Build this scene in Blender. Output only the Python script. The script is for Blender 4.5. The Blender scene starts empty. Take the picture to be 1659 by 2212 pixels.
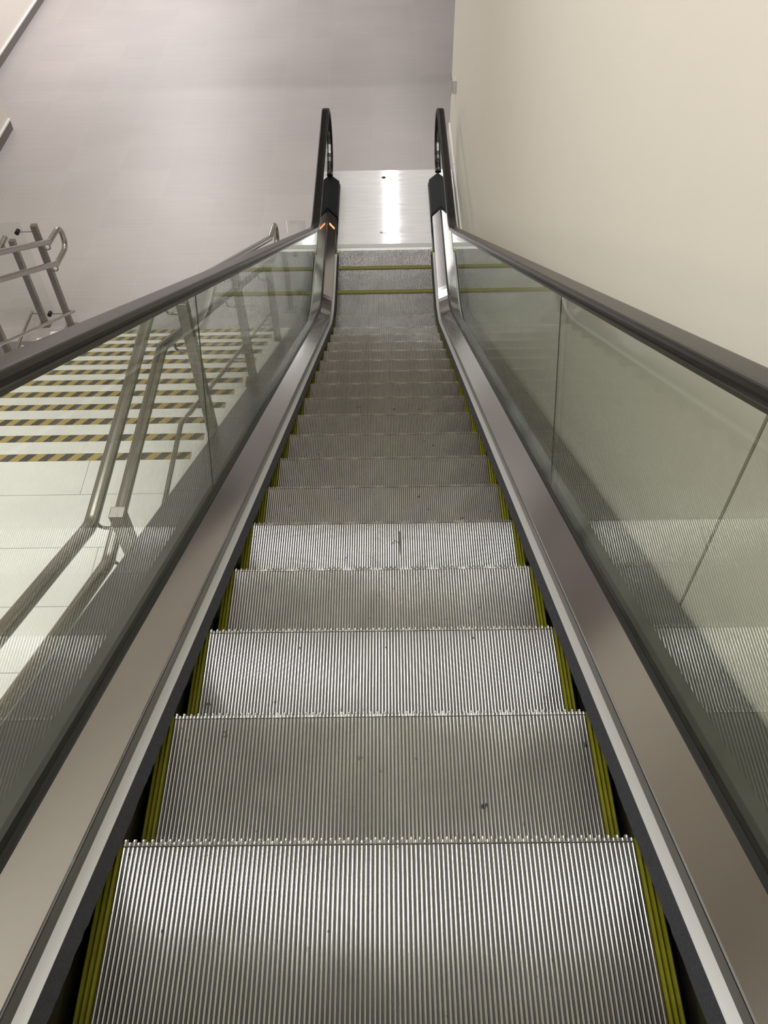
import bpy, bmesh, math, random
from mathutils import Vector, Matrix

random.seed(7)
SC = bpy.context.scene
COL = SC.collection

# ------------------------------------------------------------------ camera
cam_data = bpy.data.cameras.new('camera')
cam = bpy.data.objects.new('camera', cam_data)
COL.objects.link(cam)
cam_data.sensor_fit = 'VERTICAL'
cam_data.sensor_height = 24.0
cam_data.lens = 1815.0 / 2212.0 * 24.0
cam_data.clip_start = 0.02
R = Matrix(((0.99986434, 0.013712, 0.0091257),
            (-0.0048074, 0.77286326, -0.63455439),
            (-0.01575393, 0.63442443, 0.77282434)))
cam.matrix_world = Matrix.Translation((0.03426413, -0.51182695, 1.58752597)) @ R.to_4x4()
SC.camera = cam

# ------------------------------------------------------------------ view
SC.view_settings.view_transform = 'Standard'
SC.view_settings.look = 'None'
SC.view_settings.gamma = 1.0
SC.view_settings.exposure = 0.0
SC.cycles.transparent_max_bounces = 24
SC.cycles.max_bounces = 10
SC.cycles.use_denoising = True
SC.cycles.sample_clamp_indirect = 8.0

w = bpy.data.worlds.new('world')
SC.world = w
w.use_nodes = True
w.node_tree.nodes['Background'].inputs[0].default_value = (1.0, 0.97, 0.93, 1)
w.node_tree.nodes['Background'].inputs[1].default_value = 0.22


def area(name, loc, sx, sy, power, color, rot=(0, 0, 0), spread=180):
    d = bpy.data.lights.new(name, 'AREA')
    d.shape = 'RECTANGLE'
    d.size, d.size_y = sx, sy
    d.energy = power
    d.color = color
    d.spread = math.radians(spread)
    o = bpy.data.objects.new(name, d)
    o.location = loc
    o.rotation_euler = rot
    COL.objects.link(o)
    return o


WARM = (1.0, 0.985, 0.96)
COOL = (1.0, 0.955, 0.945)
UP = 1.0
# recessed panels over escalator and stair void; last row added to brighten far wall
for yy, pw, sp_ in ((-1.6, 38, 180), (0.90, 66, 180), (2.68, 70, 180), (4.42, 72, 180), (8.2, 32, 80)):
    area('void_ceiling_and_fill_light', (-1.45, yy, 3.28), 3.9, 0.20, pw * UP, WARM, spread=sp_)
# long luminaires in the lower hall
area('hall_ceiling_light', (0.10, 14.2, -0.36), 0.12, 6.0, 60, COOL)
area('hall_ceiling_light', (-3.6, 14.4, -0.36), 1.6, 6.4, 230, COOL)

# ------------------------------------------------------------------ materials
def mat(name):
    m = bpy.data.materials.new(name)
    m.use_nodes = True
    return m, m.node_tree, m.node_tree.nodes['Principled BSDF']


def simple(name, col, rough=0.5, metal=0.0, noise=0.0, nscale=30.0, stretch=(1, 1, 1), bump=0.0, spec=None, rvar=0.0):
    m, t, b = mat(name)
    b.inputs['Base Color'].default_value = (*col, 1)
    b.inputs['Roughness'].default_value = rough
    b.inputs['Metallic'].default_value = metal
    if spec is not None:
        b.inputs['Specular IOR Level'].default_value = spec
    if noise or bump or rvar:
        tc = t.nodes.new('ShaderNodeTexCoord')
        mp = t.nodes.new('ShaderNodeMapping')
        mp.inputs['Scale'].default_value = stretch
        t.links.new(tc.outputs['Object'], mp.inputs[0])
        n = t.nodes.new('ShaderNodeTexNoise')
        n.inputs['Scale'].default_value = nscale
        n.inputs['Detail'].default_value = 5
        t.links.new(mp.outputs[0], n.inputs['Vector'])
        if noise:
            r = t.nodes.new('ShaderNodeMapRange')
            r.inputs['From Min'].default_value = 0.25
            r.inputs['From Max'].default_value = 0.75
            r.inputs['To Min'].default_value = 1 - noise
            r.inputs['To Max'].default_value = 1 + noise * 0.6
            t.links.new(n.outputs['Fac'], r.inputs[0])
            mx = t.nodes.new('ShaderNodeVectorMath')
            mx.operation = 'SCALE'
            mx.inputs[0].default_value = col
            t.links.new(r.outputs[0], mx.inputs['Scale'])
            t.links.new(mx.outputs[0], b.inputs['Base Color'])
        if rvar:
            r = t.nodes.new('ShaderNodeMapRange')
            r.inputs['From Min'].default_value = 0.25
            r.inputs['From Max'].default_value = 0.75
            r.inputs['To Min'].default_value = rough - rvar
            r.inputs['To Max'].default_value = rough + rvar
            t.links.new(n.outputs['Fac'], r.inputs[0])
            t.links.new(r.outputs[0], b.inputs['Roughness'])
        if bump:
            bp = t.nodes.new('ShaderNodeBump')
            bp.inputs['Strength'].default_value = bump
            bp.inputs['Distance'].default_value = 0.002
            t.links.new(n.outputs['Fac'], bp.inputs['Height'])
            t.links.new(bp.outputs[0], b.inputs['Normal'])
    return m


M = {}
M['alu'] = simple('tread_aluminium', (0.50, 0.495, 0.49), 0.12, 1.0, noise=0.20, nscale=5, rvar=0.03)
_t = M['alu'].node_tree
_b = _t.nodes['Principled BSDF']
_src = _b.inputs['Base Color'].links[0].from_socket
_oi = _t.nodes.new('ShaderNodeNewGeometry')
_n = _t.nodes.new('ShaderNodeTexNoise'); _n.inputs['Scale'].default_value = 38; _n.inputs['Detail'].default_value = 3
_t.links.new(_oi.outputs['Position'], _n.inputs['Vector'])
_g = _t.nodes.new('ShaderNodeMapRange'); _g.inputs['From Min'].default_value = 0.70; _g.inputs['From Max'].default_value = 0.76
_t.links.new(_n.outputs['Fac'], _g.inputs[0])
_mx = _t.nodes.new('ShaderNodeMix'); _mx.data_type = 'RGBA'; _mx.inputs['B'].default_value = (0.10, 0.095, 0.09, 1)
_t.links.new(_src, _mx.inputs['A']); _t.links.new(_g.outputs[0], _mx.inputs['Factor'])
_t.links.new(_mx.outputs['Result'], _b.inputs['Base Color'])
M['groove'] = simple('tread_groove_shade', (0.11, 0.108, 0.105), 0.5, 0.8, noise=0.2, nscale=14)  # same metal as the ribs, with the groove shade put into its colour
M['steel'] = simple('brushed_deck_steel', (0.42, 0.412, 0.402), 0.13, 1.0, noise=0.03, nscale=6)
M['tube'] = simple('brushed_tube_steel', (0.43, 0.415, 0.38), 0.25, 1.0, noise=0.18, nscale=180)
M['post'] = simple('satin_post_steel', (0.33, 0.305, 0.275), 0.38, 1.0, noise=0.12, nscale=60)
M['plate'] = simple('etched_landing_plate', (0.93, 0.93, 0.94), 0.10, 0.15, noise=0.08, nscale=9, stretch=(0.35, 3.0, 1), rvar=0.03)
M['comb'] = simple('comb_aluminium', (0.95, 0.95, 0.94), 0.30, 0.1, noise=0.1, nscale=30)
M['strip'] = simple('matt_cover_strip', (0.50, 0.50, 0.49), 0.45, 0.3)
M['skirt'] = simple('dark_skirt_steel', (0.075, 0.072, 0.06), 0.22, 0.85)
M['black'] = simple('black_rubber', (0.012, 0.013, 0.013), 0.35, 0.0)
M['cap'] = simple('black_plastic', (0.007, 0.009, 0.010), 0.6, 0.0, spec=0.2)
M['brush'] = simple('black_bristle', (0.020, 0.021, 0.026), 0.75, 0.0, noise=0.5, nscale=220, stretch=(1, 1, 1), bump=0.6)
M['holder'] = simple('anodised_brush_holder', (0.52, 0.52, 0.51), 0.42, 0.5)
M['handrail'] = simple('handrail_rubber', (0.006, 0.0052, 0.0045), 0.28, spec=0.20)
M['guide'] = simple('dark_guide_steel', (0.14, 0.135, 0.12), 0.3, 1.0)
M['outer'] = simple('outer_deck_steel', (0.15, 0.155, 0.155), 0.30, 0.9, noise=0.08, nscale=4)
M['clad'] = simple('cladding_paint', (0.42, 0.42, 0.40), 0.5, 0.0)
M['yellow'] = simple('yellow_demarcation', (0.18, 0.173, 0.006), 0.45, 0.0, noise=0.15, nscale=40)
M['wall_cream'] = simple('cream_wall_paint', (0.79, 0.752, 0.668), 0.55, 0.0, noise=0.012, nscale=3, bump=0.05)
M['wall_white'] = simple('offwhite_wall_paint', (0.80, 0.75, 0.69), 0.6, 0.0, noise=0.01, nscale=3)
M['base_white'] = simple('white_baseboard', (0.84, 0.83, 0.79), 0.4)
M['base_dark'] = simple('grey_baseboard', (0.15, 0.13, 0.12), 0.5)
M['ceil'] = simple('ceiling_paint', (0.82, 0.775, 0.69), 0.8)
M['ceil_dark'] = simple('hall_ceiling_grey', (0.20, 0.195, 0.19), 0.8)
M['marble'] = simple('white_stone', (0.88, 0.875, 0.845), 0.22, 0.0, noise=0.07, nscale=2.2, stretch=(1, 1.6, 1), rvar=0.05)
M['bracket'] = simple('bracket_steel', (0.34, 0.33, 0.30), 0.3, 1.0)
M['clamp'] = simple('dark_clamp', (0.03, 0.028, 0.025), 0.3, 0.6)
M['grey_plastic'] = simple('grey_plastic', (0.42, 0.41, 0.40), 0.4)
M['box_grey'] = simple('light_grey_plastic', (0.56, 0.53, 0.51), 0.4)
M['ink'] = simple('dark_engraving', (0.02, 0.02, 0.02), 0.7)
M['recess'] = simple('wall_seam_shadow_gap', (0.28, 0.26, 0.22), 0.9)


def emit(name, col, s):
    m, t, b = mat(name)
    b.inputs['Base Color'].default_value = (*col, 1)
    b.inputs['Emission Color'].default_value = (*col, 1)
    b.inputs['Emission Strength'].default_value = s
    return m


M['led'] = emit('orange_indicator', (1.0, 0.26, 0.11), 2.4)


def glass(name, tint, f0=0.045):
    m = bpy.data.materials.new(name)
    m.use_nodes = True
    t = m.node_tree
    t.nodes.clear()
    out = t.nodes.new('ShaderNodeOutputMaterial')
    geo = t.nodes.new('ShaderNodeNewGeometry')
    dot = t.nodes.new('ShaderNodeVectorMath'); dot.operation = 'DOT_PRODUCT'
    t.links.new(geo.outputs['Normal'], dot.inputs[0])
    t.links.new(geo.outputs['Incoming'], dot.inputs[1])
    ab = t.nodes.new('ShaderNodeMath'); ab.operation = 'ABSOLUTE'
    t.links.new(dot.outputs['Value'], ab.inputs[0])
    om = t.nodes.new('ShaderNodeMath'); om.operation = 'SUBTRACT'; om.inputs[0].default_value = 1.0
    t.links.new(ab.outputs[0], om.inputs[1])
    pw = t.nodes.new('ShaderNodeMath'); pw.operation = 'POWER'; pw.inputs[1].default_value = 5.0
    t.links.new(om.outputs[0], pw.inputs[0])
    ma = t.nodes.new('ShaderNodeMath'); ma.operation = 'MULTIPLY_ADD'
    ma.inputs[1].default_value = 1 - f0; ma.inputs[2].default_value = f0
    t.links.new(pw.outputs[0], ma.inputs[0])
    tr = t.nodes.new('ShaderNodeBsdfTransparent'); tr.inputs[0].default_value = (*tint, 1)
    gl = t.nodes.new('ShaderNodeBsdfGlossy'); gl.inputs['Roughness'].default_value = 0.0
    gl.inputs['Color'].default_value = (0.93, 0.97, 0.94, 1)
    mx = t.nodes.new('ShaderNodeMixShader')
    t.links.new(ma.outputs[0], mx.inputs[0])
    t.links.new(tr.outputs[0], mx.inputs[1])
    t.links.new(gl.outputs[0], mx.inputs[2])
    t.links.new(mx.outputs[0], out.inputs[0])
    return m


M['glass'] = glass('balustrade_glass', (0.93, 0.948, 0.925))
M['glass_rail'] = glass('guard_glass', (0.96, 0.975, 0.965))
M['glass_edge'] = simple('dark_glass_edge', (0.02, 0.025, 0.02), 0.5)


def tape_mat():
    m, t, b = mat('black_and_yellow_tape')
    tc = t.nodes.new('ShaderNodeTexCoord')
    sp = t.nodes.new('ShaderNodeSeparateXYZ')
    t.links.new(tc.outputs['Object'], sp.inputs[0])
    s = t.nodes.new('ShaderNodeMath'); s.operation = 'SUBTRACT'
    sy = t.nodes.new('ShaderNodeMath'); sy.operation = 'MULTIPLY'; sy.inputs[1].default_value = 0.8
    t.links.new(sp.outputs[1], sy.inputs[0])
    t.links.new(sp.outputs[0], s.inputs[0]); t.links.new(sy.outputs[0], s.inputs[1])
    d = t.nodes.new('ShaderNodeMath'); d.operation = 'DIVIDE'; d.inputs[1].default_value = 0.10
    t.links.new(s.outputs[0], d.inputs[0])
    f = t.nodes.new('ShaderNodeMath'); f.operation = 'FRACT'
    t.links.new(d.outputs[0], f.inputs[0])
    g = t.nodes.new('ShaderNodeMath'); g.operation = 'GREATER_THAN'; g.inputs[1].default_value = 0.5
    t.links.new(f.outputs[0], g.inputs[0])
    mx = t.nodes.new('ShaderNodeMix'); mx.data_type = 'RGBA'
    mx.inputs['A'].default_value = (0.45, 0.345, 0.125, 1)
    mx.inputs['B'].default_value = (0.085, 0.08, 0.068, 1)
    t.links.new(g.outputs[0], mx.inputs['Factor'])
    t.links.new(mx.outputs['Result'], b.inputs['Base Color'])
    b.inputs['Roughness'].default_value = 0.45
    return m


M['tape'] = tape_mat()


def tile_mat():
    m, t, b = mat('grey_floor_tiles')
    N = t.nodes.new
    L = t.links.new
    geo = N('ShaderNodeNewGeometry')
    sp = N('ShaderNodeSeparateXYZ')
    L(geo.outputs['Position'], sp.inputs[0])

    def math_(op, a, bb=None, c=None):
        n = N('ShaderNodeMath'); n.operation = op
        for i, v in enumerate((a, bb, c)):
            if v is None:
                continue
            if isinstance(v, (int, float)):
                n.inputs[i].default_value = v
            else:
                L(v, n.inputs[i])
        return n.outputs[0]
    ux = math_('DIVIDE', math_('SUBTRACT', sp.outputs[0], 0.469), 0.6)
    uy = math_('DIVIDE', math_('SUBTRACT', sp.outputs[1], 8.917), 0.611)

    def edge(u, wd):
        f = math_('FRACT', u)
        a = math_('SUBTRACT', f, 0.5)
        a = math_('ABSOLUTE', a)
        return math_('GREATER_THAN', a, 0.5 - wd)
    ex = edge(ux, 0.0035)
    ey = edge(uy, 0.0035)
    e = math_('MAXIMUM', ex, ey)
    # per tile tone
    cx = math_('FLOOR', ux); cy = math_('FLOOR', uy)
    cmb = N('ShaderNodeCombineXYZ'); L(cx, cmb.inputs[0]); L(cy, cmb.inputs[1])
    wn = N('ShaderNodeTexWhiteNoise'); L(cmb.outputs[0], wn.inputs['Vector'])
    # brushed grain running across
    mp = N('ShaderNodeMapping'); mp.inputs['Scale'].default_value = (1.2, 26.0, 1.0)
    L(geo.outputs['Position'], mp.inputs[0])
    n1 = N('ShaderNodeTexNoise'); n1.inputs['Scale'].default_value = 1.5; n1.inputs['Detail'].default_value = 6
    L(mp.outputs[0], n1.inputs['Vector'])
    n2 = N('ShaderNodeTexNoise'); n2.inputs['Scale'].default_value = 0.9; n2.inputs['Detail'].default_value = 2
    L(geo.outputs['Position'], n2.inputs['Vector'])
    v = math_('MULTIPLY_ADD', wn.outputs['Value'], 0.05, 0.965)
    v = math_('ADD', v, math_('MULTIPLY', math_('SUBTRACT', n1.outputs['Fac'], 0.5), 0.16))
    v = math_('ADD', v, math_('MULTIPLY', math_('SUBTRACT', n2.outputs['Fac'], 0.5), 0.18))
    sc = N('ShaderNodeVectorMath'); sc.operation = 'SCALE'; sc.inputs[0].default_value = (0.42, 0.393, 0.382)
    L(v, sc.inputs['Scale'])
    mx = N('ShaderNodeMix'); mx.data_type = 'RGBA'
    mx.inputs['B'].default_value = (0.56, 0.53, 0.52, 1)
    L(sc.outputs[0], mx.inputs['A'])
    L(math_('MULTIPLY', e, 0.35), mx.inputs['Factor'])
    L(mx.outputs['Result'], b.inputs['Base Color'])
    b.inputs['Roughness'].default_value = 0.42
    return m


M['tile'] = tile_mat()


# ------------------------------------------------------------------ helpers
def link(o, parent=None):
    COL.objects.link(o)
    if parent is not None:
        o.parent = parent
    return o


def tag(o, label=None, cat=None, group=None, kind=None):
    if label: o['label'] = label
    if cat: o['category'] = cat
    if group: o['group'] = group
    if kind: o['kind'] = kind
    return o


def empty(name, loc, label, cat, group=None):
    o = bpy.data.objects.new(name, None)
    o.location = loc
    link(o)
    return tag(o, label, cat, group)


class MB:
    """collects faces of ONE mesh object"""
    def __init__(s):
        s.v = []; s.f = []; s.mi = []; s.sm = []

    def add(s, verts, faces, mi=0, smooth=False):
        o = len(s.v)
        s.v += [tuple(p) for p in verts]
        s.f += [tuple(i + o for i in f) for f in faces]
        s.mi += [mi] * len(faces)
        s.sm += [smooth] * len(faces)

    def box(s, x0, x1, y0, y1, z0, z1, mi=0):
        x0, x1 = sorted((x0, x1)); y0, y1 = sorted((y0, y1)); z0, z1 = sorted((z0, z1))
        v = [(x, y, z) for z in (z0, z1) for y in (y0, y1) for x in (x0, x1)]
        s.add(v, [(0, 2, 3, 1), (4, 5, 7, 6), (0, 1, 5, 4), (2, 6, 7, 3), (0, 4, 6, 2), (1, 3, 7, 5)], mi)

    def prism_x(s, poly, x0, x1, mi=0):
        """poly of (y,z) extruded along x"""
        n = len(poly)
        v = [(x0, y, z) for y, z in poly] + [(x1, y, z) for y, z in poly]
        f = [tuple(range(n)), tuple(reversed(range(n, 2 * n)))]
        f += [(i, i + n, (i + 1) % n + n, (i + 1) % n) for i in range(n)]
        s.add(v, f, mi)

    def prism_y(s, poly, y0, y1, mi=0):
        n = len(poly)
        v = [(x, y0, z) for x, z in poly] + [(x, y1, z) for x, z in poly]
        f = [tuple(range(n)), tuple(reversed(range(n, 2 * n)))]
        f += [(i, i + n, (i + 1) % n + n, (i + 1) % n) for i in range(n)]
        s.add(v, f, mi)

    def loft(s, rings, closed=True, caps=True, mi=0, smooth=False):
        n = len(rings[0])
        v = [p for r in rings for p in r]
        f = []
        m = n if closed else n - 1
        for k in range(len(rings) - 1):
            for i in range(m):
                j = (i + 1) % n
                f.append((k * n + i, k * n + j, (k + 1) * n + j, (k + 1) * n + i))
        s.add(v, f, mi, smooth)
        if caps and closed:
            s.add(rings[0], [tuple(reversed(range(n)))], mi)
            s.add(rings[-1], [tuple(range(n))], mi)

    def tube(s, pts, r, seg=14, mi=0, closed_ends=True):
        P = [Vector(p) for p in pts]
        rings = []
        T0 = (P[1] - P[0]).normalized()
        ref = Vector((0, 0, 1)) if abs(T0.z) < 0.9 else Vector((1, 0, 0))
        u = T0.cross(ref).normalized()
        for i, p in enumerate(P):
            if i == 0: T = (P[1] - P[0]).normalized()
            elif i == len(P) - 1: T = (P[-1] - P[-2]).normalized()
            else: T = ((P[i] - P[i - 1]).normalized() + (P[i + 1] - P[i]).normalized()).normalized()
            u = (u - T * u.dot(T)).normalized()
            vv = T.cross(u)
            k = 1.0
            if 0 < i < len(P) - 1:
                c = (P[i] - P[i - 1]).normalized().dot(T)
                k = 1 / max(c, 0.6)
            rings.append([p + (u * math.cos(a) + vv * math.sin(a)) * r for a in
                          [2 * math.pi * q / seg for q in range(seg)]])
        s.loft(rings, True, closed_ends, mi, True)

    def build(s, name, mats, parent=None, loc=None):
        me = bpy.data.meshes.new(name)
        loc = Vector(loc) if loc is not None else Vector((0, 0, 0))
        me.from_pydata([Vector(p) - loc for p in s.v], [], s.f)
        if not isinstance(mats, (list, tuple)): mats = [mats]
        for m in mats: me.materials.append(m)
        for p, mi, sm in zip(me.polygons, s.mi, s.sm):
            p.material_index = mi; p.use_smooth = sm
        bm = bmesh.new(); bm.from_mesh(me)
        bmesh.ops.remove_doubles(bm, verts=bm.verts, dist=1e-6)
        bmesh.ops.recalc_face_normals(bm, faces=bm.faces)
        bm.to_mesh(me); bm.free()
        if any(s.sm): me.set_sharp_from_angle(angle=math.radians(40))
        o = bpy.data.objects.new(name, me)
        link(o, parent)
        if parent is not None:
            o.location = loc - ABS(parent)
        else:
            o.location = loc
        return o


def ABS(o):
    p = Vector(o.location)
    while o.parent is not None:
        o = o.parent
        p += Vector(o.location)
    return p


# ------------------------------------------------------------------ escalator side profile
T30 = math.tan(math.radians(30))
ZL = -3.48                       # level of the lower hall
YB = 5.6246                      # the incline ends here
ARC_R = 1.5
ARC_C = (YB + ARC_R * 0.5, -T30 * YB + ARC_R * math.cos(math.radians(30)))
Y_FLAT = ARC_C[0]
Z0 = ARC_C[1] - ARC_R
PITCH = 0.406


def stations(y0, y1, n_arc=12, step=None):
    """(y, z, ny, nz) along the line of the step noses"""
    out = []
    out.append((y0, -T30 * y0, 0.5, 0.8660254))
    if step:
        k = int((YB - y0) / step)
        for i in range(1, k):
            yy = y0 + (YB - y0) * i / k
            out.append((yy, -T30 * yy, 0.5, 0.8660254))
    for i in range(n_arc + 1):
        th = math.radians(30 * (1 - i / n_arc))
        out.append((ARC_C[0] - ARC_R * math.sin(th), ARC_C[1] - ARC_R * math.cos(th), math.sin(th), math.cos(th)))
    if y1 > Y_FLAT:
        if step:
            k = max(1, int((y1 - Y_FLAT) / step))
            for i in range(1, k):
                out.append((Y_FLAT + (y1 - Y_FLAT) * i / k, Z0, 0, 1))
        out.append((y1, Z0, 0, 1))
    return out


def sweep(mb, prof, st, side, mi=0, smooth=False, caps=True, closed=True):
    """prof: list of (x, d); side = -1 left, +1 right"""
    rings = []
    for (y, z, ny, nz) in st:
        rings.append([(side * x, y + ny * d, z + nz * d) for x, d in prof])
    mb.loft(rings, closed, caps, mi, smooth)


def arc_pos(a):
    """point at chain length a from nose 0"""
    L1 = 16 * PITCH
    if a <= L1:
        return a * math.cos(math.radians(30)), -a * 0.5
    b = a - L1
    if b < ARC_R * math.radians(30):
        th = math.radians(30) - b / ARC_R
        return ARC_C[0] - ARC_R * math.sin(th), ARC_C[1] - ARC_R * math.cos(th)
    return Y_FLAT + b - ARC_R * math.radians(30), Z0


esc = empty('escalator', (0, 6.9, ZL), 'descending escalator with ribbed metal steps, glass sides and black handrails', 'escalator')

# ---- steps
NC = 114
HW = 0.4735
CP = 2 * HW / NC
YR = -0.388


def tread_mesh():
    mb = MB()
    gd = 0.010
    tw, ch = CP * 0.12, CP * 0.19       # half top width, chamfer
    for i in range(NC):
        xc = -HW + (i + 0.5) * CP
        tip = 0.014 if i % 2 == 0 else 0.008
        hw_ = CP * 0.31
        top = [(xc + hw_ * u, -0.0013 * u * u) for u in (-1.0, -0.66, -0.3, 0.3, 0.66, 1.0)]
        ys = [(YR, 0.0), (-0.0030, 0.0)]
        v = [(x, y, z) for y, dz in ys for x, z in top]
        mb.add(v, [(k, k + 1, k + 7, k + 6) for k in range(5)], 0, True)
        xs = [(xc - hw_, -gd), (xc - hw_, -0.0013), (xc + hw_, -0.0013), (xc + hw_, -gd)]
        v = [(x, y, z) for y, dz in ys for x, z in xs]
        mb.add(v, [(0, 1, 5, 4), (2, 3, 7, 6)], 0)
        mb.add([(x, -0.0030, z) for x, z in [xs[0]] + top + [xs[3]]], [tuple(range(8))], 0)
        # tooth: rounded nose
        rows_ = ((-0.0008, 0.0), (tip * 0.55, -0.0002), (tip * 0.85, -0.0012), (tip, -0.0060))
        v = [(x, y, z + dz) for y, dz in rows_ for x, z in top]
        mb.add(v, [(r * 6 + k, r * 6 + k + 1, r * 6 + k + 7, r * 6 + k + 6) for r in range(3) for k in range(5)], 0, True)
        for sx, q in ((-1, 0), (1, 5)):
            poly = [(top[q][0], y, top[q][1] + dz) for y, dz in rows_] + [(top[q][0], tip, -0.0120), (top[q][0], -0.0008, -0.0120)]
            mb.add(poly, [tuple(range(6))], 0)
        mb.add([(top[q][0], tip, top[q][1] - 0.0060) for q in range(6)] + [(top[5][0], tip, -0.012), (top[0][0], tip, -0.012)], [tuple(range(8))], 0)
        mb.add([(x, -0.0008, z) for x, z in [xs[0]] + top + [xs[3]]], [tuple(range(8))], 0)
    # plate under the ribs
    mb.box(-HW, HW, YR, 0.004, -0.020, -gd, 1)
    return mb


def riser_mesh():
    mb = MB()
    n = 7
    def curve(t, off):
        # follows a slightly hollow riser
        z = -0.012 - t * 0.205
        y = 0.006 - 0.030 * math.sin(t * math.pi * 0.5) + off
        return y, z
    for i in range(NC):
        xc = -HW + (i + 0.5) * CP
        hw = CP * 0.30
        pts_o = [curve(k / n, 0.0) for k in range(n + 1)]
        v = []
        for (y, z) in pts_o:
            v += [(xc - hw, y - 0.007, z), (xc - hw, y, z), (xc + hw, y, z), (xc + hw, y - 0.007, z)]
        f = [(k * 4 + j, k * 4 + j + 1, k * 4 + j + 5, k * 4 + j + 4) for k in range(n) for j in range(3)]
        mb.add(v, f, 0)
    v = []
    for k in range(n + 1):
        y, z = curve(k / n, -0.007)
        v += [(-HW, y, z), (HW, y, z), (-HW, y - 0.006, z), (HW, y - 0.006, z)]
    f = []
    for k in range(n):
        a = k * 4
        f += [(a, a + 1, a + 5, a + 4), (a + 2, a + 6, a + 7, a + 3), (a, a + 4, a + 6, a + 2), (a + 1, a + 3, a + 7, a + 5)]
    mb.add(v, f, 1)
    return mb


def strip_mesh(s):
    mb = MB()
    for k in range(3):
        x0 = HW + 0.0008 + k * 0.0098
        prof = [(x0, -0.018), (x0, -0.004), (x0 + 0.0015, 0.0006), (x0 + 0.0055, 0.0006), (x0 + 0.007, -0.004), (x0 + 0.0098, -0.008), (x0 + 0.0098, -0.018)]
        if s < 0: prof = [(-x, z) for x, z in prof]
        mb.prism_y(prof, YR, 0.006)
    return mb


def rear_mesh():
    mb = MB()
    for i in range(NC):
        xc = -HW + (i + 0.5) * CP
        mb.box(xc - CP * 0.36, xc + CP * 0.36, YR, YR + 0.052, -0.009, 0.0010)
    return mb


ESC0 = Vector(esc.location)
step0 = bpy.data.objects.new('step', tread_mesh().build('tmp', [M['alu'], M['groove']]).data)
# the helper object 'tmp' is dropped again, only its mesh is used
bpy.data.objects.remove(bpy.data.objects['tmp'])
step0.data.name = 'step_tread'
COL.objects.link(step0)
step0.parent = esc
ris0 = riser_mesh().build('riser', [M['alu'], M['groove']]); ris0.parent = step0
stl = strip_mesh(-1).build('demarcation_strip', M['yellow']); stl.parent = step0
str_ = strip_mesh(1).build('demarcation_strip', M['yellow']); str_.parent = step0
rear = rear_mesh().build('rear_demarcation_strip', M['yellow']); rear.parent = step0
for s_ in (stl, str_, rear): s_['label'] = 'yellow plastic safety strip'


def copy_tree(o, parent):
    c = o.copy(); COL.objects.link(c); c.parent = parent
    for ch in list(o.children):
        copy_tree(ch, c)
    return c


kids0 = list(step0.children)
first = True
for k in range(-2, 21):
    y, z = arc_pos(k * PITCH)
    if first:
        s_ = step0; first = False
    else:
        s_ = step0.copy(); COL.objects.link(s_); s_.parent = esc
        for ch in kids0:
            c = ch.copy(); COL.objects.link(c); c.parent = s_
    s_.location = Vector((0, y, z)) - ESC0

# a short black scuff on one tread
s4 = [c for c in esc.children if abs((Vector(c.location) + ESC0 - Vector((0, *arc_pos(4 * PITCH)))).length) < 1e-4][0]
mb = MB()
for A, B in (((0.062, -0.040), (0.063, -0.150)), ((0.030, -0.100), (0.046, -0.080)), ((0.046, -0.080), (0.060, -0.094)), ((-0.135, -0.160), (-0.126, -0.152))):
    A = Vector((A[0], A[1], 0.0002)); B = Vector((B[0], B[1], 0.0002))
    d = (B - A).normalized(); n = Vector((-d.y, d.x, 0)) * 0.0011
    q = [A - n, A + n, B + n, B - n]
    mb.add(q + [p + Vector((0, 0, 0.0003)) for p in q], [(0, 1, 2, 3), (7, 6, 5, 4), (0, 4, 5, 1), (1, 5, 6, 2), (2, 6, 7, 3), (3, 7, 4, 0)])
sc_ = mb.build('scuff_mark', M['ink']); sc_.parent = s4

# ---- balustrades
Y0S = -1.7


DH = {-1: 0.003, 1: -0.017}


def handrail_profile(side):
    h = []
    for x, d in ((0.0, 0.8685), (0.020, 0.8683), (0.0300, 0.8675), (0.0340, 0.8655), (0.0370, 0.8620), (0.0390, 0.8565), (0.0395, 0.8500),
                 (0.0380, 0.8440), (0.0340, 0.8395), (0.0250, 0.8380), (0.0225, 0.8420)):
        h.append((x, d + DH[side]))
    return h + [(-x, d) for x, d in reversed(h[1:])]


XG = 0.612
NW_C = (8.39, Z0 + 0.855 - 0.345)      # centre of the newel half circle, on the handrail line
NW_R = 0.345
JOINT_S = 1.625
JOINT_Y = 7.02


def newel_rings(prof, side, xc, a1=200, n=22):
    """prof (x offset, d relative to the 0.855 line)"""
    rings = []
    for i in range(n + 1):
        a = math.radians(a1 * i / n)
        ny, nz = math.sin(a), math.cos(a)
        rings.append([(side * (xc + x), NW_C[0] + ny * (NW_R + d), NW_C[1] + nz * (NW_R + d)) for x, d in prof])
    return rings


def path_rings(prof, side, xc, y1):
    r = []
    for (y, z, ny, nz) in stations(Y0S, y1, 14):
        r.append([(side * (xc + x), y + ny * d, z + nz * d) for x, d in prof])
    return r


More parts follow.
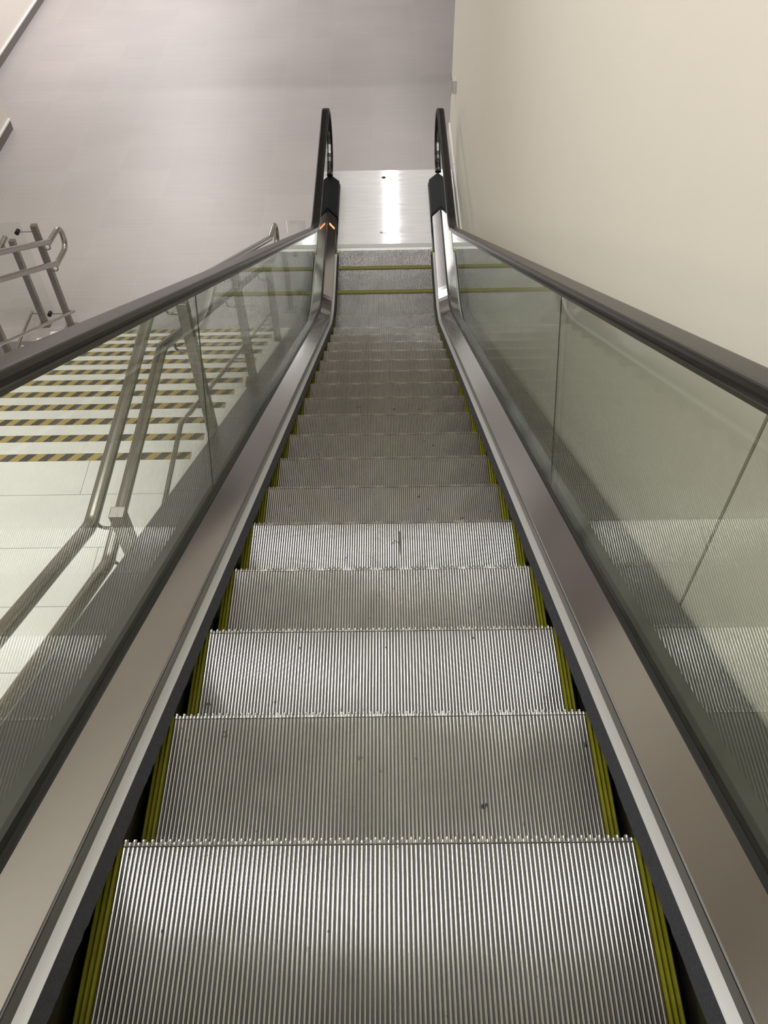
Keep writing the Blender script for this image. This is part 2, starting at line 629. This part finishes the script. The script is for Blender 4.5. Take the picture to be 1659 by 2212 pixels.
SIDE_NAME = {-1: 'beside the stairs', 1: 'beside the cream wall'}
for side in (-1, 1):
    # handrail: one continuous belt
    hp = handrail_profile(side)
    rings = path_rings(hp, side, XG, NW_C[0])
    rings += newel_rings([(x, d - 0.855) for x, d in hp], side, XG, 182)[1:]
    mb = MB(); mb.loft(rings, True, True, 0, False)
    o = mb.build('handrail', M['handrail'], esc)
    o['label'] = 'black rubber handrail belt ' + SIDE_NAME[side]
    # steel guide under the belt
    gp = [(x, d + DH[side]) for x, d in ((-0.017, 0.8405), (-0.017, 0.822), (0.017, 0.822), (0.017, 0.8405))]
    mb = MB(); mb.loft(path_rings(gp, side, XG, NW_C[0]), True, True)
    mb.build('handrail_guide', M['guide'], esc)
    mb = MB(); mb.loft(newel_rings([(x, d - 0.855) for x, d in gp], side, XG, 182), True, True)
    mb.build('newel_guide', M['steel'], esc)

    # glass panes
    gx0, gx1 = XG - 0.006, XG + 0.006
    dlo, dhi = 0.075, 0.826 + DH[side]
    def pane(poly):
        b = MB()
        n = len(poly)
        v = [(side * gx0, y, z) for y, z in poly] + [(side * gx1, y, z) for y, z in poly]
        b.add(v, [tuple(range(n)), tuple(reversed(range(n, 2 * n)))], 0)
        b.add(v, [(i, i + n, (i + 1) % n + n, (i + 1) % n) for i in range(n)], 0)
        return b.build('glass_pane', M['glass'], esc)
    cs, sn = math.cos(math.radians(30)), 0.5
    def onp(s, d): return (s * cs + sn * d, -s * sn + cs * d)
    sA, sB = Y0S / cs, JOINT_S
    pane([onp(sA, dlo), onp(sB - 0.0015, dlo), onp(sB - 0.0015, dhi), onp(sA, dhi)])
    lower = [onp(sB + 0.0015, dlo)]; upper = [onp(sB + 0.0015, dhi)]
    for (y, z, ny, nz) in stations(0, JOINT_Y - 0.0015, 14)[1:]:
        lower.append((y + ny * dlo, z + nz * dlo)); upper.append((y + ny * dhi, z + nz * dhi))
    pane(lower + list(reversed(upper)))
    end = [(JOINT_Y + 0.0015, Z0 + dlo), (NW_C[0] + 0.02, Z0 + dlo + 0.02)]
    rr = NW_R - 0.029
    for i in range(17):
        a = math.pi - math.pi * i / 16
        end.append((NW_C[0] + rr * math.sin(a), NW_C[1] + rr * math.cos(a)))
    end.append((JOINT_Y + 0.0015, Z0 + dhi))
    pane(end)

    # thin dark sealant in the two joints
    b = MB()
    q = [onp(sB - 0.0019, dlo), onp(sB + 0.0019, dlo), onp(sB + 0.0019, dhi), onp(sB - 0.0019, dhi)]
    b.prism_x(q, side * (gx0 - 0.0003), side * (gx0 + 0.0030))
    b.prism_x([(JOINT_Y - 0.0013, Z0 + dlo), (JOINT_Y + 0.0013, Z0 + dlo), (JOINT_Y + 0.0013, Z0 + dhi), (JOINT_Y - 0.0013, Z0 + dhi)], side * (gx0 - 0.0003), side * (gx0 + 0.0030))
    b.build('joint_sealant', M['glass_edge'], esc)
    # rubber gasket holding the glass
    st = stations(Y0S, 7.74, 12)
    mb = MB()
    sweep(mb, [(0.597, 0.1155), (0.599, 0.121), (0.6055, 0.132), (0.6055, 0.09), (0.597, 0.09)], st, side)
    sweep(mb, [(0.648, 0.1085), (0.640, 0.118), (0.6185, 0.132), (0.6185, 0.09), (0.648, 0.09)], st, side)
    mb.build('glass_gasket', M['black'], esc)
    # inner deck
    mb = MB()
    sweep(mb, [(0.5140, 0.0765), (0.5970, 0.1170), (0.5970, 0.105), (0.522, 0.0655), (0.5140, 0.0655)], st, side)
    deck = mb.build('inner_deck', M['steel'], esc)
    # skirt panel
    mb = MB()
    sweep(mb, [(0.5130, 0.0650), (0.513, -0.30), (0.519, -0.30), (0.519, 0.0650)], st, side)
    mb.build('skirt_panel', M['skirt'], esc)
    # brush holder and bristles
    stb = stations(Y0S, 7.05, 14)
    mb = MB()
    sweep(mb, [(0.5129, 0.010), (0.5129, 0.0345), (0.492, 0.0295), (0.492, 0.019)], stb, side)
    hold = mb.build('brush_holder', M['holder'], esc)
    stf = stations(Y0S, 7.04, 40, step=0.014)
    mb = MB()
    rings = []
    for (y, z, ny, nz) in stf:
        j = random.uniform(-0.0014, 0.0014) + (random.random() < 0.05) * 0.002
        jx = random.uniform(-0.0008, 0.0008)
        rings.append([(side * (x), y + ny * d, z + nz * d) for x, d in
                      ((0.4925, 0.0290), (0.4740 + jx, 0.0065 + j), (0.4780 + jx, 0.0035 + j), (0.4985, 0.0185))])
    mb.loft(rings, True, True)
    mb.build('skirt_brush', M['brush'], esc)
    # outer deck
    mb = MB()
    XO = 0.80
    if side < 0:
        sto = stations(Y0S, 7.05, 12)
    else:
        sto = stations(Y0S, 7.05, 12)
    sweep(mb, [(0.649, 0.094), (0.649, 0.104), (XO - 0.006, 0.090), (XO, 0.084), (XO, 0.070), (XO - 0.01, 0.070), (XO - 0.012, 0.078)], sto, side)
    mb.build('outer_deck', M['outer'], esc)
    mb = MB()
    sweep(mb, [(0.649, 0.095), (0.649, 0.107), (0.709, 0.0765), (0.714, 0.070), (0.714, 0.0), (0.709, 0.0), (0.706, 0.066)],
          [(7.05, Z0, 0, 1), (7.74, Z0, 0, 1)], side)
    mb.build('outer_newel_deck', M['steel'], esc)
    # cladding that hides the truss
    mb = MB()
    sweep(mb, [(0.792, 0.076), (0.792, -0.75), (0.780, -0.75), (0.780, 0.076)], stations(Y0S, 5.9, 4), side)
    if side < 0:
        mb.build('truss_cladding', M['clad'], esc)
    # inlet cap, tent shaped
    mb = MB()
    prof = [(0.504, 0.0), (0.502, 0.078), (0.506, 0.086), (0.602, 0.136), (0.612, 0.140), (0.622, 0.136), (0.718, 0.086), (0.722, 0.078), (0.720, 0.0)]
    rings = []
    for y, sc in ((7.725, 1.0), (7.73, 1.0), (8.36, 1.0), (8.40, 0.96)):
        sl = 0.0
        rings.append([(side * (XG + (x - XG) * sc), y + (0.06 * (1 - abs(x - XG) / 0.114) if y > 8 else 0.10 * (1 - abs(x - XG) / 0.114) - 0.06), Z0 + d * sc) for x, d in prof])
    mb.loft(rings, True, True)
    mb.build('inlet_cap', M['cap'], esc)
    # low black trim at the foot of the cap
    mb = MB()
    mb.box(side * 0.499, side * 0.505, 7.45, 7.70, Z0, Z0 + 0.05)
    mb.build('inlet_cap_trim', M['cap'], esc)
    if side < 0:
        mb = MB()
        yl = 7.47
        def dk(x, e): return Z0 + 0.0765 + (x - 0.515) * (0.0405 / 0.082) + e
        a, b_ = 0.528, 0.582
        v = []
        for e in (-0.004, 0.003):
            v += [(-a, yl - 0.05, dk(a, e)), (-a, yl - 0.018, dk(a, e)), (-b_, yl + 0.04, dk(b_, e)), (-b_, yl + 0.008, dk(b_, e))]
        mb.add(v, [(0, 1, 2, 3), (7, 6, 5, 4), (0, 4, 5, 1), (1, 5, 6, 2), (2, 6, 7, 3), (3, 7, 4, 0)])
        led = mb.build('indicator_light', M['led'], deck)
        led['label'] = 'glowing orange direction light'

# ---- comb and landing plate
comb = MB()
comb.prism_x([(7.125, Z0 - 0.004), (7.20, Z0 + 0.004), (7.262, Z0 + 0.005), (7.262, Z0 - 0.02), (7.14, Z0 - 0.02)], -0.497, 0.497)
nt = 114
for i in range(nt):
    xc = -HW + (i + 1.0) * CP
    if xc > HW - 0.003: break
    comb.prism_x([(7.095, Z0 - 0.0085), (7.13, Z0 - 0.001), (7.15, Z0 + 0.0015), (7.15, Z0 - 0.009)], xc - CP * 0.15, xc + CP * 0.15, 1)
comb.build('comb_plate', [M['comb'], M['groove']], esc)
pl = MB()
pl.box(-0.497, 0.497, 7.195, 7.262, Z0 + 0.0052, Z0 + 0.0066)
pl.build('comb_cover_strip', M['strip'], esc)
pl = MB()
pl.box(-0.497, 0.497, 7.264, 8.763, Z0 - 0.02, Z0 + 0.004)
pl.box(-0.78, -0.7265, 7.10, 8.763, Z0 - 0.02, Z0 + 0.004)
pl.box(0.7265, 0.79, 7.10, 8.763, Z0 - 0.02, Z0 + 0.004)
pl.box(-0.7265, -0.497, 8.47, 8.763, Z0 - 0.02, Z0 + 0.004)
pl.box(0.497, 0.7265, 8.47, 8.763, Z0 - 0.02, Z0 + 0.004)
plate = pl.build('landing_plate', M['plate'], esc)
mb = MB()
mb.tube([(-0.004, 8.60, Z0 + 0.0042), (-0.004, 8.60, Z0 + 0.0056)], 0.024, 20)
mb.build('lifting_hole', M['ink'], plate)
# faint stamped characters
strokes = {
    'N': [((0, 0), (0, 1)), ((0, 1), (0.6, 0)), ((0.6, 0), (0.6, 1))],
    'L': [((0, 0), (0, 1)), ((0, 0), (0.5, 0))],
    'O': [((0, 0), (0, 1)), ((0, 1), (0.5, 1)), ((0.5, 1), (0.5, 0)), ((0.5, 0), (0, 0))],
}
mb = MB()
x0 = -0.046
for chs in 'NLLO':
    for (a, b_) in strokes[chs]:
        h = 0.034
        A = Vector((x0 + a[0] * 0.026, 7.456 + a[1] * h, Z0 + 0.0040)); B = Vector((x0 + b_[0] * 0.026, 7.456 + b_[1] * h, Z0 + 0.0040))
        d = (B - A).normalized(); n = Vector((-d.y, d.x, 0)) * 0.0022
        q = [A - n, A + n, B + n, B - n]
        mb.add(q + [p + Vector((0, 0, 0.0008)) for p in q], [(0, 1, 2, 3), (7, 6, 5, 4), (0, 4, 5, 1), (1, 5, 6, 2), (2, 6, 7, 3), (3, 7, 4, 0)])
    x0 += 0.026
mb.build('stamped_lettering', M['ink'], plate)
# dark pit below the moving steps
mb = MB()
mb.prism_x([(-1.7, 0.98 - 0.55), (5.9, -3.406 - 0.5), (7.09, Z0 - 0.45), (7.09, Z0 - 0.55), (5.9, -3.406 - 0.62), (-1.7, 0.98 - 0.67)], -0.50, 0.50)
mb.build('truss_pan', M['skirt'], esc)

# ------------------------------------------------------------------ room shell
def struct(name, mb, m, loc=None):
    return tag(mb.build(name, m, None, loc), kind='structure')


mb = MB()
mb.box(-9, 4.5, 5.80, 22, ZL - 0.25, ZL - 0.02)
mb.box(-9, 4.5, 8.763, 22, ZL - 0.02, ZL)
mb.box(-9, -0.78, 5.80, 8.763, ZL - 0.02, ZL)
mb.box(0.79, 4.5, 5.80, 8.763, ZL - 0.02, ZL)
struct('floor', mb, M['tile'])
mb = MB(); mb.box(0.815, 1.05, -3.0, 0.733, ZL - 0.2, 3.4); mb.box(0.815, 1.05, 0.747, 9.75, ZL - 0.2, 3.4)
struct('wall_right', mb, M['wall_cream'])
mb = MB(); mb.box(0.822, 1.0, 0.730, 0.750, ZL - 0.2, 3.4)
struct('trim_1', mb, M['recess'])
mb = MB(); mb.box(0.800, 0.8149, 7.10, 8.735, ZL + 0.001, ZL + 0.105); mb.box(0.800, 0.8149, 8.75, 9.75, ZL + 0.001, ZL + 0.105)
struct('baseboard_right', mb, M['base_white'])
mb = MB(); mb.box(-5.60, -5.376, 9.99, 22, ZL, -0.3); mb.box(-5.60, -4.70, -3, 9.99, ZL, 3.4)
struct('wall_left', mb, M['wall_white'])
mb = MB(); mb.box(-5.3759, -5.362, 9.991, 22, ZL + 0.001, ZL + 0.115); mb.box(-4.6999, -4.686, -2.9, 9.99, ZL + 0.001, ZL + 0.115)
mb.box(-4.6999, -4.686, 9.99, 10.004, ZL + 0.001, ZL + 0.115)
struct('baseboard_left', mb, M['base_dark'])
mb = MB(); mb.box(-5.3759, -5.354, 9.991, 22, ZL + 0.1155, ZL + 0.137); mb.box(-4.6999, -4.678, -2.9, 10.012, ZL + 0.1155, ZL + 0.137)  # white bead added in place of the bright highlight above the baseboard
struct('baseboard_highlight', mb, M['base_white'])
mb = MB(); mb.box(-9, 4.5, 22, 22.2, ZL, -0.3)
struct('wall_back', mb, M['wall_white'])
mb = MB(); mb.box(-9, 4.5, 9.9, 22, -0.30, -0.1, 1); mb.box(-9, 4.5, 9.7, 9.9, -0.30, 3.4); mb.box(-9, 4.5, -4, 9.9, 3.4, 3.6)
struct('ceiling', mb, [M['ceil'], M['ceil_dark']])
mb = MB(); mb.box(4.3, 4.5, 9.75, 22, ZL, -0.3); mb.box(1.05, 4.5, 9.70, 9.75, ZL, -0.3)
struct('wall_far_right', mb, M['wall_white'])
mb = MB(); mb.box(-9, 4.5, -3.2, -3.0, -2.0, 3.4)
struct('wall_behind', mb, M['wall_cream'])

# ------------------------------------------------------------------ call point on the right wall
cpn = empty('alarm_call_point', (0.815, 9.05, -2.62), 'small grey call point box with clear cover on the far end of the cream wall', 'alarm box')
mb = MB(); mb.box(0.770, 0.8145, 8.99, 9.11, -2.69, -2.55)
mb.build('housing', M['box_grey'], cpn)
mb = MB(); mb.box(0.764, 0.770, 9.01, 9.09, -2.67, -2.57)
mb.build('push_plate', M['grey_plastic'], cpn)
mb = MB(); mb.box(0.742, 0.7635, 8.975, 9.125, -2.70, -2.54)
mb.build('clear_cover', M['glass_rail'], cpn)

# ------------------------------------------------------------------ staircase
ST_Y, ST_Z, ST_T, ST_R = 2.493, -1.56, 0.295, 0.16
SX0, SX1 = -3.10, -0.872
stair = empty('staircase', (-1.96, 5.75, ZL), 'white stone staircase with striped tape on every step, left of the escalator', 'staircase')


def nose(i):   # i = 1 is the landing edge
    return ST_Y + (i - 1) * ST_T, ST_Z - (i - 1) * ST_R


# landing with slab joints
mb = MB()
rowsY = [(2.213, 2.493), (1.883, 2.210), (1.553, 1.880), (1.223, 1.550), (0.93, 1.220)]
for r, (a, b_) in enumerate(rowsY):
    cuts = {0: [-3.10, -1.512, SX1], 1: [-3.10, -2.25, SX1], 2: [-3.10, -1.35, SX1], 3: [-3.10, -2.25, SX1], 4: [-3.10, SX1]}[r]
    for c0, c1 in zip(cuts[:-1], cuts[1:]):
        mb.box(c0, c1 - 0.0025, a, b_, ST_Z - 0.03, ST_Z)
mb.box(SX0, SX1, 0.90, 2.493, ST_Z - 0.25, ST_Z - 0.0305)
mb.build('stair_landing', M['marble'], stair)

tp = MB(); tp.box(-2.985, -1.0, -0.050, 0.0, 0.0, 0.0016)
tape0 = None
for i in range(1, 13):
    y, z = nose(i)
    if i > 1:
        mb = MB()
        mb.box(SX0, SX1, y - ST_T + 0.0005, y + 0.0, z - ST_R, z)
        st_ = mb.build('stair_step', M['marble'], stair)
        par = st_
    else:
        par = [c for c in stair.children if c.name.startswith('stair_landing')][0]
    if tape0 is None:
        tape0 = tp.build('hazard_tape', M['tape'])
        t_ = tape0
    else:
        t_ = tape0.copy(); COL.objects.link(t_)
    t_.parent = par
    t_.location = Vector((random.uniform(-0.006, 0.006), y - 0.002, z + 0.0004)) - ABS(par)
    t_['label'] = 'black and yellow striped warning tape'
# solid waist below the steps
mb = MB()
y1, z1 = nose(2); y2, z2 = nose(12)
mb.prism_x([(2.50, ST_Z - 0.26), (y1, z1 - 0.165), (y2 - 0.30, z2), (y2 - 0.001, z2 - ST_R + 0.0), (y2 - 0.7, ZL + 0.001), (2.50, ST_Z - 0.55)], SX0 + 0.01, SX1 - 0.002)
mb.build('stair_waist', M['clad'], stair)
mb = MB()
SLs = ST_R / ST_T
def nl(y, o): return ST_Z - SLs * (y - ST_Y) + o
mb.prism_x([(1.0, ST_Z - 0.07), (2.42, ST_Z - 0.07), (5.86, nl(5.86, -0.07)), (5.86, ZL + 0.001), (4.9, ZL + 0.001), (1.0, ST_Z - 0.5)], SX1 + 0.0005, -0.846)
mb.build('side_stringer', M['clad'], stair)
# first steps of the upper flight
up0 = 0.90
for j in range(1, 6):
    mb = MB()
    mb.box(SX0, SX1, up0 - j * ST_T, up0 - (j - 1) * ST_T - 0.0005, ST_Z - 0.2 + (j - 1) * ST_R, ST_Z + j * ST_R)
    mb.build('stair_step', M['marble'], stair)

# ------------------------------------------------------------------ stair railings
def fillet(pts, r, n=6):
    P = [Vector(p) for p in pts]
    out = [P[0]]
    for i in range(1, len(P) - 1):
        a = (P[i - 1] - P[i]); b_ = (P[i + 1] - P[i])
        la, lb = a.length, b_.length
        rr = min(r, la * 0.49, lb * 0.49)
        A = P[i] + a.normalized() * rr; B = P[i] + b_.normalized() * rr
        for k in range(n + 1):
            t = k / n
            out.append(A * (1 - t) ** 2 + P[i] * 2 * t * (1 - t) + B * t * t)
    out.append(P[-1])
    return out


def bevel(o, wd):
    m = o.modifiers.new('bevel', 'BEVEL'); m.width = wd; m.segments = 2; m.limit_method = 'ANGLE'


SL = ST_R / ST_T
RT = 0.0245


def railing(name, label, xp, xt, posts, ytop, ybot, xkick, loop_dx=0.0, group=None, kick_end=None):
    root = empty(name, (xp, posts[-1][0], ZL), label, 'railing', group)
    zu, zl = ST_Z + 0.905, ST_Z + 0.685
    yk1, yk2 = 1.285, 2.50
    def line(zoff, yend, shift=0.0):
        z_end = zoff - SL * (yend - (yk2 + shift))
        return [(xt, -0.6, zoff + SL * (yk1 - shift + 0.6)), (xt, yk1 - shift, zoff), (xt, yk2 + shift, zoff), (xt, yend, z_end)]
    for zz, sh in ((zu, 0.0), (zl, 0.0)):
        mb = MB()
        mb.tube(fillet(line(zz, ybot, sh), 0.03, 3), RT, 18)
        mb.build('handrail_tube', M['tube'], root)
    # return loop joining the two tubes
    zue = zu - SL * (ybot - yk2); zle = zl - SL * (ybot - yk2)
    mb = MB()
    dx = loop_dx
    mb.tube(fillet([(xt, ybot - 0.01, zue), (xt + dx, ybot + 0.27, zue - 0.01), (xt + dx, ybot + 0.27, zle), (xt, ybot - 0.01, zle)], 0.10, 8), RT, 18)
    mb.build('return_bend', M['tube'], root)
    sgn = 1 if xt > xp else -1
    for (yp, zb, hh) in posts:
        mb = MB()
        mb.box(xp - 0.026, xp + 0.026, yp - 0.024, yp + 0.024, zb + 0.008, zb + hh)
        o = mb.build('post', M['post'], root); bevel(o, 0.003)
        f = MB(); f.box(xp - 0.055, xp + 0.055, yp - 0.05, yp + 0.05, zb + 0.0005, zb + 0.010)
        fo = f.build('base_flange', M['post'], o)
        def tz(zoff):
            if yp < yk1: return zoff + SL * (yk1 - yp)
            if yp < yk2: return zoff
            return zoff - SL * (yp - yk2)
        if yp <= ybot + 0.05:
            for zoff in (zu, zl):
                zt = tz(zoff)
                mb = MB()
                mb.tube(fillet([(xt, yp, zt - RT + 0.004), (xt, yp, zt - 0.075), (xp + sgn * 0.02, yp, zt - 0.075)], 0.035, 5), 0.0065, 10)
                mb.build('bracket', M['bracket'], o)
        zk = zb + 0.135 if (yp > ybot or yp < 2.56) else ST_Z + 0.135 - SL * (yp - 2.56)
        mb = MB(); mb.tube([(xp + sgn * 0.02, yp, zk), (xkick, yp, zk)], 0.006, 8)
        mb.build('bracket', M['bracket'], o)
    kz = ST_Z + 0.135
    ke = kick_end if kick_end else ybot + 0.1
    mb = MB()
    mb.tube(fillet([(xkick, 1.15, kz), (xkick, 2.56, kz), (xkick, ke, kz - SL * (ke - 2.56))], 0.02, 3), 0.0125, 12)
    mb.build('kick_rail', M['tube'], root)
    return root


rr_ = railing('stair_railing', 'steel stair railing with two tubes, between the escalator and the stairs', -0.915, -1.0,
              [(1.335, ST_Z, 0.92), (2.68, ST_Z - ST_R, 0.96), (3.92, ST_Z - 5 * ST_R, 0.96), (5.18, ST_Z - 10 * ST_R, 0.90), (6.22, ZL, 0.74)],
              0, 6.03, -1.035, 0.02)
lr_ = railing('stair_railing', 'steel stair railing at the far left side of the stairs, ending in a bent loop', -3.02, -2.945,
              [(1.335, ST_Z, 0.92), (2.68, ST_Z - ST_R, 0.96), (3.92, ST_Z - 5 * ST_R, 0.96), (4.60, ST_Z - 8 * ST_R, 0.98), (6.01, ZL, 1.09)],
              0, 6.03, -2.93, 0.02, kick_end=5.98)


def guard_glass(label, x0, x1, y, z0, z1, xpost, clamps, slot):
    root = empty('guard_glass_panel', ((x0 + x1) / 2, y, ZL), label, 'glass panel')
    b = MB()
    b.box(x0, x1, y - 0.005, y + 0.005, z0, z1)
    b.build('pane', M['glass_rail'], root)
    for z in clamps:
        mb = MB()
        xa = x1 - 0.05 if xpost > x1 else x0 + 0.05
        mb.tube([(xa, y - 0.022, z), (xa, y + 0.022, z)], 0.020, 14)
        c = mb.build('clamp', M['clamp'], root)
        mb = MB(); mb.tube([(xa, y, z), (xpost, y, z)], 0.005, 8)
        mb.build('clamp_arm', M['bracket'], c)
    return root


guard_glass('clear glass panel clamped to the end post of the far left stair railing', -3.85, -3.125, 6.0, ZL + 0.09, ZL + 1.12, -3.046, (ZL + 1.03, ZL + 0.16), 0)
guard_glass('narrow clear glass panel between the lowest stair post and the escalator', -0.865, -0.70, 6.22, ZL + 0.12, ZL + 0.96, -0.889, (ZL + 0.62, ZL + 0.20), 0)

# low guard railing on the hall floor
gr = empty('floor_railing', (-3.28, 6.03, ZL), 'steel railing on the hall floor, cut off by the left picture edge', 'railing')
for yp in (6.05, 5.22):
    mb = MB(); mb.box(-3.306, -3.254, yp - 0.024, yp + 0.024, ZL + 0.009, ZL + 0.92)
    o = mb.build('post', M['post'], gr); bevel(o, 0.003)
    f = MB(); f.box(-3.335, -3.225, yp - 0.05, yp + 0.05, ZL + 0.0005, ZL + 0.010)
    f.build('base_flange', M['post'], o)
    mb = MB(); mb.tube([(-3.30, yp, ZL + 0.13), (-3.375, yp, ZL + 0.13)], 0.006, 8)
    mb.build('bracket', M['bracket'], o)
    mb = MB(); mb.tube(fillet([(-3.365, yp, ZL + 0.88), (-3.365, yp, ZL + 0.81), (-3.30, yp, ZL + 0.81)], 0.03, 4), 0.0065, 10)
    mb.build('bracket', M['bracket'], o)
mb = MB(); mb.tube([(-3.375, 4.6, ZL + 0.13), (-3.375, 6.08, ZL + 0.13)], 0.0125, 12)
mb.build('kick_rail', M['tube'], gr)
mb = MB(); mb.tube([(-3.365, 4.6, ZL + 0.90), (-3.365, 6.12, ZL + 0.90)], RT, 16)
mb.build('handrail_tube', M['tube'], gr)
